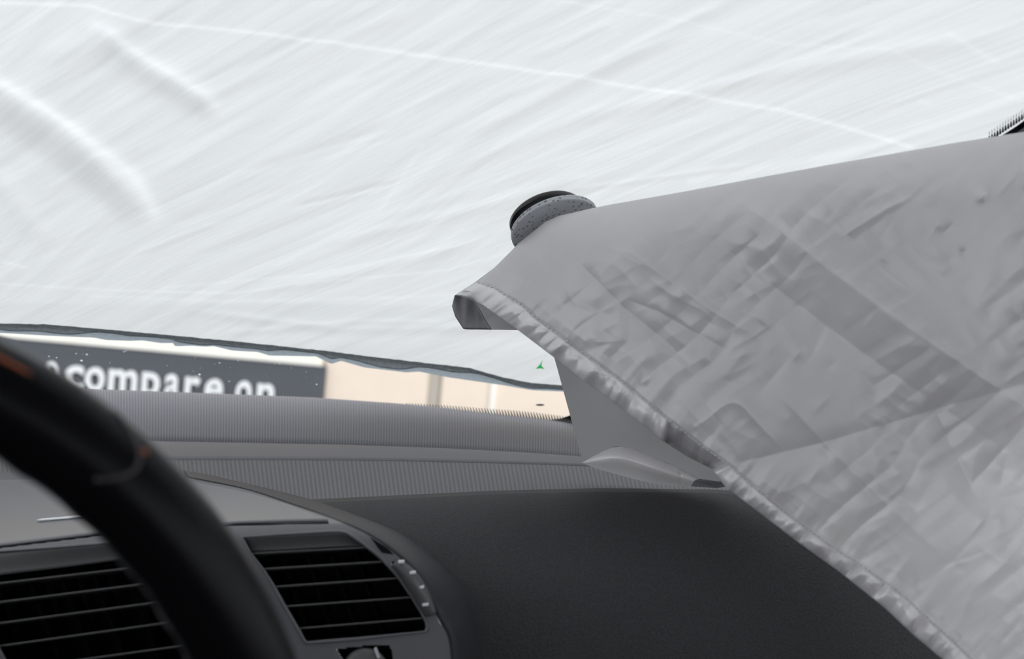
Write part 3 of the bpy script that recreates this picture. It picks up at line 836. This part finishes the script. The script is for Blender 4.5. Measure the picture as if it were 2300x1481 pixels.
# hub and spokes (outside the frame)
V, f = [], []
hubr = []
for k, (r, h) in enumerate(((.001, .0), (.05, .002), (.070, -.006), (.074, -.02), (.06, -.05), (.001, -.055))):
    hubr.append([cw - nw_ * .02 + (math.cos(q) * aw + math.sin(q) * bw) * r + nw_ * h for q in np.linspace(0, 2 * math.pi, 33)[:-1]])
grid_obj('hub', np.array(hubr), M['leather'], whl, close_c=True)
for ang in (math.atan2(*(np.array([np.dot([0, 0, -1], bw), np.dot([0, 0, -1], aw)]))), math.atan2(np.dot([1, 0, 0], bw), np.dot([1, 0, 0], aw)), math.atan2(np.dot([-1, 0, 0], bw), np.dot([-1, 0, 0], aw))):
    rad = math.cos(ang) * aw + math.sin(ang) * bw; sd_ = np.cross(rad, nw_)
    q = np.array([cw + rad * r - nw_ * h for r, h in ((.05, .03), (.09, .026), (.14, .012), (.18, .004))])
    rows = []
    for (p_, w_) in zip(q, (.03, .022, .016, .018)):
        rows.append([p_ + sd_ * w_ * math.cos(t_) + nw_ * .007 * math.sin(t_) for t_ in np.linspace(0, 2 * math.pi, 17)[:-1]])
    grid_obj('spoke', np.array(rows), M['leather'], whl, close_c=True)

# =================================================================== SUNSHADE
TOP = [(1021, 665), (1065, 636), (1110, 602), (1150, 562), (1165, 546), (1197, 521), (1224, 499), (1255, 485), (1334, 467), (1413, 453), (1545, 429), (1700, 400), (1858, 371), (1990, 348), (2121, 325), (2300, 296), (2500, 262), (2750, 222)]
ST = [(1071, 633), (1113, 648), (1130, 660), (1176, 688), (1204, 715), (1252, 750), (1295, 783), (1388, 850), (1499, 941), (1582, 1007), (1640, 1047), (1693, 1093), (1765, 1151), (1865, 1226), (1944, 1276), (2034, 1341), (2081, 1387), (2142, 1441), (2183, 1481), (2330, 1610), (2600, 1860)]
ED = [(1021, 665), (1037, 664), (1059, 673), (1085, 686), (1116, 708), (1161, 740), (1244, 803), (1310, 855), (1364, 893), (1425, 940), (1487, 990), (1545, 1027), (1601, 1055), (1629, 1094), (1708, 1154), (1797, 1222), (1883, 1283), (1987, 1366), (2052, 1427), (2116, 1481), (2262, 1610), (2530, 1860)]
_T = np.polyfit([950, 1021, 1165, 1255, 1334, 1545, 1858, 2121, 2300, 2750], [1.0, .965, .903, .878, .864, .838, .798, .768, .745, .69], 4)
_B = np.polyfit([950, 1021, 1165, 1300, 1450, 1600, 1800, 2000, 2100, 2300, 2750], [1.0, .985, .962, .948, .931, .912, .868, .815, .788, .742, .66], 4)
_BF = np.polyfit([950, 1021, 1165, 1300, 1450, 1600, 1800, 2000, 2100, 2300, 2750], [.99, .960, .893, .862, .842, .822, .796, .770, .755, .727, .655], 4)
def drop(x, y):
    yt_, yb_ = I(TOP, x), I(ST, x)
    return np.clip((y - yt_) / np.maximum(yb_ - yt_, 90), 0, 1.25)
def shade_plane(x, y):
    w = drop(x, y); t = np.polyval(_T, x); b = np.polyval(_BF, x)
    return t + (b - t) * w - .013
def rear_plane(x, y):
    w = drop(x, y); t = np.polyval(_T, x); b = np.polyval(_B, x) + .026
    return np.maximum(t + (b - t) * np.sin(w * 1.3) / math.sin(1.3), shade_plane(x, y) + .038)
def rear_gap(x, y): return .013 + .013 * np.clip(drop(x, y) * 1.5, 0, 1)
rng = np.random.default_rng(21)
segs = []
for _ in range(520):
    x = rng.uniform(1100, 2350); y = rng.uniform(330, 1480)
    a = math.radians(rng.choice([rng.normal(-42, 14), rng.normal(35, 12), rng.uniform(-90, 90)], p=[.55, .28, .17]))
    L = rng.uniform(22, 75) * rng.choice([1, 1.9], p=[.8, .2]); w = rng.uniform(3, 13)
    segs.append((x, y, a, L, w, rng.normal(0, 1) * w * .000030, rng.uniform(.25, 1)))
waves = [(rng.uniform(.004, .016), rng.uniform(.004, .016) * rng.choice([-1, 1]), rng.uniform(0, 6.3), rng.normal(0, 1)) for _ in range(24)]
def _set(n, base, spread, l0, l1, seed):
    r = np.random.default_rng(seed); out = []
    for _ in range(n):
        a = math.radians(base + r.normal(0, spread)); l = math.exp(r.uniform(math.log(l0), math.log(l1))); k = 2 * math.pi / l
        out.append((k * math.cos(a), k * math.sin(a), r.uniform(0, 6.3), r.normal(0, 1)))
    return out
def _sum(x, y, st):
    return sum(a * np.sin(kx * x + ky * y + p) for kx, ky, p, a in st) / math.sqrt(len(st) / 2)
CR = [_set(9, 52, 16, 90, 240, 31), _set(9, 60, 24, 45, 120, 32), _set(8, -30, 26, 70, 200, 33), _set(6, 10, 60, 300, 700, 34)]
def wrinkle(x, y):
    """height towards the viewer, metres"""
    h = np.zeros(x.shape)
    mod = .55 + .45 * np.tanh(1.2 * _sum(x, y, CR[3]))
    h += mod * (.00050 * np.abs(_sum(x, y, CR[0])) - .00026 * np.abs(_sum(x, y, CR[1])) - .00040 * np.abs(_sum(x, y, CR[2])))
    for kx, ky, ph, a in waves:
        h += a * .00022 * np.sin(kx * x + ky * y + ph) / (math.hypot(kx, ky) / .012)
    for (sx, sy, a, L, w, amp, asy) in segs:
        dx, dy = x - sx, y - sy
        m = (np.abs(dx) < L + 60) & (np.abs(dy) < L + 60)
        if not m.any(): continue
        c, s = math.cos(a), math.sin(a)
        u_ = dx[m] * c + dy[m] * s; v_ = -dx[m] * s + dy[m] * c + .0012 * u_ ** 2
        e = np.exp(-(u_ / (L * .5)) ** 2)
        vv = np.where(v_ > 0, v_ / w, v_ / (w * (1 + 1.8 * asy)))
        h[m] += amp * e * np.exp(-np.abs(vv) ** 1.4) * 1.6
    # sharp folds
    s, al = seg_dist(x, y, [(1600, 1056), (1700, 1030), (1850, 994), (2000, 950), (2150, 905), (2300, 862), (2750, 740)])
    h += -.0021 * np.exp(-np.abs(s) / 30) * np.clip(al * 30, 0, 1)
    s, al = seg_dist(x, y, [(1640, 436), (1740, 510), (1850, 596), (1990, 700), (2120, 790), (2300, 912), (2600, 1110)])
    # s > 0 lies below the line; ridge at 0, falling slope under it, valley at 105
    g = np.clip(al * 14, 0, 1)
    h += g * (.0036 * np.exp(-np.clip(-s, 0, None) / 55) * (s <= 0) + (s > 0) * (.0036 - .0056 * np.clip(s / 105, 0, 1) + .0020 * np.clip((s - 105) / 160, 0, 1)))
    s, al = seg_dist(x, y, [(1722, 858), (1790, 930), (1855, 1000), (1950, 1092), (2032, 1172), (2150, 1280)])
    g = np.clip(al * 8, 0, 1) * np.clip((1 - al) * 4, 0, 1)
    h += g * .0016 * np.where(s > 0, np.exp(-s / 24), np.exp(s / 90))
    s, al = seg_dist(x, y, [(1270, 560), (1330, 620), (1400, 690), (1500, 770), (1560, 830)])
    h += -.0016 * np.exp(-np.abs(s) / 26) * np.clip(np.minimum(al, 1 - al) * 5, 0, 1)
    s, al = seg_dist(x, y, [(1320, 545), (1420, 570), (1500, 630), (1600, 700), (1720, 770)])
    h += .0016 * np.exp(-np.abs(s) / 28) * np.clip(np.minimum(al, 1 - al) * 5, 0, 1)
    s, al = seg_dist(x, y, [(1400, 670), (1480, 700), (1540, 735), (1640, 790)])
    h += -.0009 * np.exp(-np.abs(s) / 10) * np.clip(np.minimum(al, 1 - al) * 5, 0, 1)
    s, al = seg_dist(x, y, smooth_curve([(1480, 1010), (1580, 950), (1650, 890), (1700, 950), (1760, 1010)], 24))
    h += .0013 * np.exp(-np.abs(s) / 16) * np.clip(np.minimum(al, 1 - al) * 5, 0, 1)
    s, al = seg_dist(x, y, [(1880, 540), (1990, 470), (2050, 440)])
    h += .0010 * np.exp(-np.abs(s) / 9) * np.clip(np.minimum(al, 1 - al) * 5, 0, 1)
    s, al = seg_dist(x, y, [(2090, 900), (2180, 1090), (2280, 980), (2330, 920)])
    h += -.0015 * np.exp(-np.abs(s) / 22) * np.clip(np.minimum(al, 1 - al) * 5, 0, 1)
    return h * 1.7
st_arr = resample(ST, 600)
pk_r = np.random.default_rng(12)
nz = 2400
def noise1(n, w):
    q = pk_r.normal(0, 1, n + 4 * w); k_ = np.hanning(w + 2); q = np.convolve(q, k_ / np.sqrt((k_ ** 2).sum()), 'same'); return q[2 * w:2 * w + n]
PUCK = noise1(nz, 30) * .55 + noise1(nz, 70) * 1.7 + noise1(nz, 12) * .10      # along the stitch, about 1 px each
def pucker(al, dist):
    """al 0..1 along the stitch, dist px from it"""
    return np.interp(al * (nz - 1), np.arange(nz), PUCK) * .00062 * np.exp(-dist / 34)
def stitch_groove(dist): return -.0011 * np.exp(-(dist / 3.5) ** 2)
def roll_off(x, y, R=150., r=.035):
    s, _ = seg_dist(x, y, TOP); q = np.clip(np.abs(s), 0, R)
    return r * (1 - np.sqrt(np.clip(1 - (1 - q / R) ** 2, 0, 1)))
shade = empty('sunshade', tuple(P(1700, 1000, .9)), 'crumpled silver-grey fabric sunshade hanging folded over the right half of the dashboard', 'sunshade')
ns, nt = 760, 330
sb = resample(ST, ns); stp = resample([(1071, 633)] + TOP[2:], ns)
# stretch so that the ruling lines start together at the left tip
tt = (np.linspace(0, 1, nt) ** 1.0)[:, None, None]
XY = sb[None] * (1 - tt) + stp[None] * tt
x, y = XY[..., 0], XY[..., 1]
sd1, al1 = seg_dist(x, y, ST); sd1 = np.abs(sd1)
h = wrinkle(x, y) * np.clip(sd1 / 25, 0, 1) + (1 + .6 * np.clip(sd1 / 20, 0, 1)) * pucker(al1, sd1) + stitch_groove(sd1)
d = shade_plane(x, y) - h + roll_off(x, y)
grid_obj('front_panel', P(x, y, d), M['shade'], shade)
# hem
nh = 28
es = resample(ST, 900)
# match hem edge points by hand-picked pairs along both curves
pairs = [(1071, 633, 1021, 665), (1085, 638, 1040, 664), (1113, 648, 1075, 680), (1176, 688, 1130, 718), (1252, 750, 1215, 782), (1295, 783, 1262, 817), (1388, 850, 1364, 893), (1499, 941, 1487, 990), (1582, 1007, 1572, 1041), (1638, 1046, 1601, 1055), (1652, 1058, 1629, 1094), (1765, 1151, 1735, 1174), (1865, 1226, 1840, 1252), (1944, 1276, 1912, 1305), (2034, 1341, 2005, 1382), (2081, 1387, 2052, 1427), (2183, 1481, 2150, 1512), (2600, 1860, 2530, 1860)]
pa = np.array(pairs, float)
_, pal = seg_dist(pa[:, 0], pa[:, 1], ST); _, pel = seg_dist(pa[:, 2], pa[:, 3], ED)
edr = resample(ED, 3000)
aa = np.linspace(0, 1, 1100)
st_h = resample(ST, 1100)
ee = np.interp(aa, pal, pel)
ed_h = np.stack([np.interp(ee, np.linspace(0, 1, 3000), edr[:, k]) for k in (0, 1)], 1)
tuck0, tuck1 = [float(seg_dist(np.array([q[0]]), np.array([q[1]]), ST)[1][0]) for q in ((1497, 940), (1640, 1048))]
tk = np.clip((aa - tuck0) / .006, 0, 1) * np.clip((tuck1 - aa) / .0015, 0, 1)
rows = []
pk2 = np.interp(aa * (nz - 1), np.arange(nz), PUCK)
pk3 = np.interp(aa * (nz - 1), np.arange(nz), noise1(nz, 40))
for k in range(nh):
    t_ = k / (nh - 1.0)
    xy = st_h * (1 - t_) + ed_h * t_
    dist = np.linalg.norm(xy - st_h, axis=1)
    hh = pk2 * .00062 * (1 + 1.5 * t_) * np.exp(-dist / 60) + pk3 * .0016 * math.sin(math.pi * t_ ** .7) + stitch_groove(dist)
    hh = hh + .0030 * math.sin(math.pi * min(1, t_ * 1.0)) ** .8 * (1 - tk) - .026 * tk * t_ ** 1.1
    dd = shade_plane(xy[:, 0], xy[:, 1]) - hh + roll_off(xy[:, 0], xy[:, 1]) * (1 if True else 0)
    rows.append(P(xy[:, 0], xy[:, 1], dd))
edge_row = rows[-1]
rows.append(edge_row + (P(1600, 1000, .903) - P(1600, 1000, .90)))          # turned under
rows.append(rows[-2] * .6 + P(st_h[:, 0], st_h[:, 1], shade_plane(st_h[:, 0], st_h[:, 1]) + .004) * .4)
grid_obj('hem', np.array(rows), M['shade_hem'], shade)['label'] = 'puckered double-layer hem'
# stitches
parts = []
Lst = np.linalg.norm(np.diff(np.array(ST, float), axis=0), axis=1).sum()
nst = int(Lst / 10.5)
ss = resample(ST, nst * 10)
sdp = shade_plane(ss[:, 0], ss[:, 1]) + roll_off(ss[:, 0], ss[:, 1])
alx = np.linspace(0, 1, nst * 10)
pkx = np.interp(alx * (nz - 1), np.arange(nz), PUCK) * .00062
for k in range(nst):
    i0, i1 = k * 10, k * 10 + 7
    if i1 >= len(ss): break
    q = [P(ss[j, 0], ss[j, 1], sdp[j] - pkx[j] - z_) for j, z_ in ((i0, .0002), ((i0 + i1) // 2, .0011), (i1, .0002))]
    parts.append(tube_data(q, [.00030, .00042, .00030], 6))
v, f = join(parts); tag(mesh_obj('stitching', v, f, M['stitch'], shade), kind='stuff')
# rear layer, falling behind the fold
BK = [(1021, 665, 1017, 690), (1024, 662, 1024, 712), (1032, 657, 1041, 739), (1065, 636, 1070, 740), (1110, 602, 1102, 741), (1150, 562, 1165, 742), (1180, 533, 1244, 800), (1215, 505, 1309, 1038), (1260, 484, 1345, 1018), (1300, 475, 1385, 1002), (1360, 462, 1430, 1011), (1450, 446, 1500, 1041), (1545, 429, 1562, 1074), (1650, 410, 1622, 1083), (1858, 371, 1800, 1075), (2300, 296, 2260, 960), (2750, 222, 2700, 820)]
bk = np.array(BK, float)
bt = np.linspace(0, 1, 17); uu = np.linspace(0, 1, 400)
tp = np.stack([np.interp(uu, bt, bk[:, k]) for k in range(4)], 1)
rows = []
for k in range(80):
    t_ = k / 79.0
    xx = tp[:, 0] * (1 - t_) + tp[:, 2] * t_; yy = tp[:, 1] * (1 - t_) + tp[:, 3] * t_
    bow = .0018 * np.sin(xx * .018 + yy * .011)
    rn = roll_off(xx, yy, 42, 1.)
    dd = shade_plane(xx, yy) + .0365 + (rear_plane(xx, yy) - shade_plane(xx, yy) - .0365 + bow) * (1 - rn)
    dd = np.minimum(dd, glass_depth(xx, yy) - .006)
    rows.append(P(xx, yy, dd))
grid_obj('rear_panel', np.array(rows), M['shade_back'], shade)['label'] = 'smooth grey rear layer showing under the hem'
# rolled bottom of the rear layer on the dashboard
ct = smooth_curve([(1308, 1039.5), (1345, 1018), (1385, 1002), (1430, 1011), (1500, 1041), (1562, 1074)], 80, 1)
cb = smooth_curve([(1309, 1041), (1345, 1055), (1390, 1067), (1440, 1081), (1500, 1091), (1556, 1094)], 80, 1)
rows = []
for k in range(26):
    t_ = k / 25.0; xy = ct * (1 - t_) + cb * t_
    span = np.linalg.norm(cb - ct, axis=1) * .00036
    dd = rear_plane(xy[:, 0], xy[:, 1]) - .0022 - span * .62 * math.sin(math.pi * t_ ** .8) + .0010 * np.sin(xy[:, 0] * .05) * math.sin(math.pi * t_)
    cr = np.exp(-((xy[:, 0] - 1528) / 3.0) ** 2) * .0016
    rows.append(P(xy[:, 0], xy[:, 1], dd + cr))
grid_obj('rolled_edge', np.array(rows), M['shade_hem'], shade)  # brighter fabric than the rear layer, puts the roll's highlight into the colour
q = np.array([(1552, 1093), (1559, 1081), (1570, 1076), (1622, 1083), (1640, 1092), (1610, 1097)], float)
prism('folded_corner', P(q[:, 0], q[:, 1], rear_plane(q[:, 0], q[:, 1]) - .008), P(q[:, 0], q[:, 1], rear_plane(q[:, 0], q[:, 1]) - .004), M['shade_backhem'], shade)
# hem of the rear layer at the curled tip, darkened in its colour
q = [(1021, 666, 1015, 688), (1034, 666, 1023, 711), (1050, 669, 1033, 728), (1062, 677, 1042, 739.5), (1064, 680, 1103, 741)]
rows = []
top_ = np.array([(1021, 664), (1037, 664), (1052, 668), (1063, 675)], float); lo_ = np.array([(1015, 688), (1022, 711), (1041, 740), (1103, 741)], float)
top_, lo_ = resample(top_, 24), np.stack([np.interp(np.linspace(0, 3, 24), range(4), lo_[:, k]) for k in (0, 1)], 1)
for k in range(16):
    t_ = k / 15.0; xy = top_ * (1 - t_) + lo_ * t_
    dd = shade_plane(xy[:, 0], xy[:, 1]) + .008 + .010 * math.sin(math.pi * .5 * t_) + .0012 * np.sin(xy[:, 0] * .22)
    rows.append(P(xy[:, 0], xy[:, 1], dd))
solid(grid_obj('rear_hem', np.array(rows), M['shade_backhem'], shade), .0008, 1)['label'] = 'dark inner hem at the curled tip'

# =================================================================== ROUND MOUNT ON THE GLASS
gd = float(glass_depth(1245, 505))
ctr = P(1246, 508, gd - .036)
ez = P(1246, 508, gd - 1) - P(1246, 508, gd); ez /= np.linalg.norm(ez)      # towards the eye
ex_ = P(1346, 508 - 33, gd) - P(1246, 508, gd); ex_ /= np.linalg.norm(ex_)
ey_ = np.cross(ez, ex_); ey_ /= np.linalg.norm(ey_)                         # image up, roughly
tilt = math.radians(34)
axis = ez * math.sin(tilt) - ey_ * math.cos(tilt)                          # face looks down and at the eye
side = np.cross(axis, ex_)
if np.dot(side, ey_) < 0: side = -side
scale_ = (gd - .036) / F
mount = empty('suction_mount', tuple(ctr), 'round grey speckled foam pad with black disc, stuck to the windscreen above the sunshade tip', 'mount')
def lathe(name, prof, m, ctr_, n=72):
    G_ = np.array([[ctr_ + axis * h_ + (math.cos(a) * ex_ + math.sin(a) * side) * r_ for a in np.linspace(0, 2 * math.pi, n, endpoint=False)] for r_, h_ in prof])
    return grid_obj(name, G_, m, mount, close_c=True)
R_ = 102 * scale_
lathe('foam_pad', [(.0001, .0028), (R_ * .6, .0030), (R_ * .97, .0028), (R_ * .995, .0022), (R_, .0012), (R_ * .985, .0006), (R_ * .985, .0002), (R_, -.0004), (R_ * .995, -.0018), (R_ * .96, -.0024), (.0001, -.0026)], M['foam'], ctr)
c2 = ctr - axis * .0105 - ex_ * 12 * scale_
R2 = 86 * scale_
lathe('black_disc', [(.0001, .0070), (R2 * .85, .0070), (R2 * .86, .0022), (R2 * .99, .0020), (R2, .0005), (R2, -.0020), (R2 * .96, -.0034), (R2 * .3, -.0040), (.0001, -.0040)], M['black'], c2)
c3 = ctr - axis * .008 - ex_ * 12 * scale_
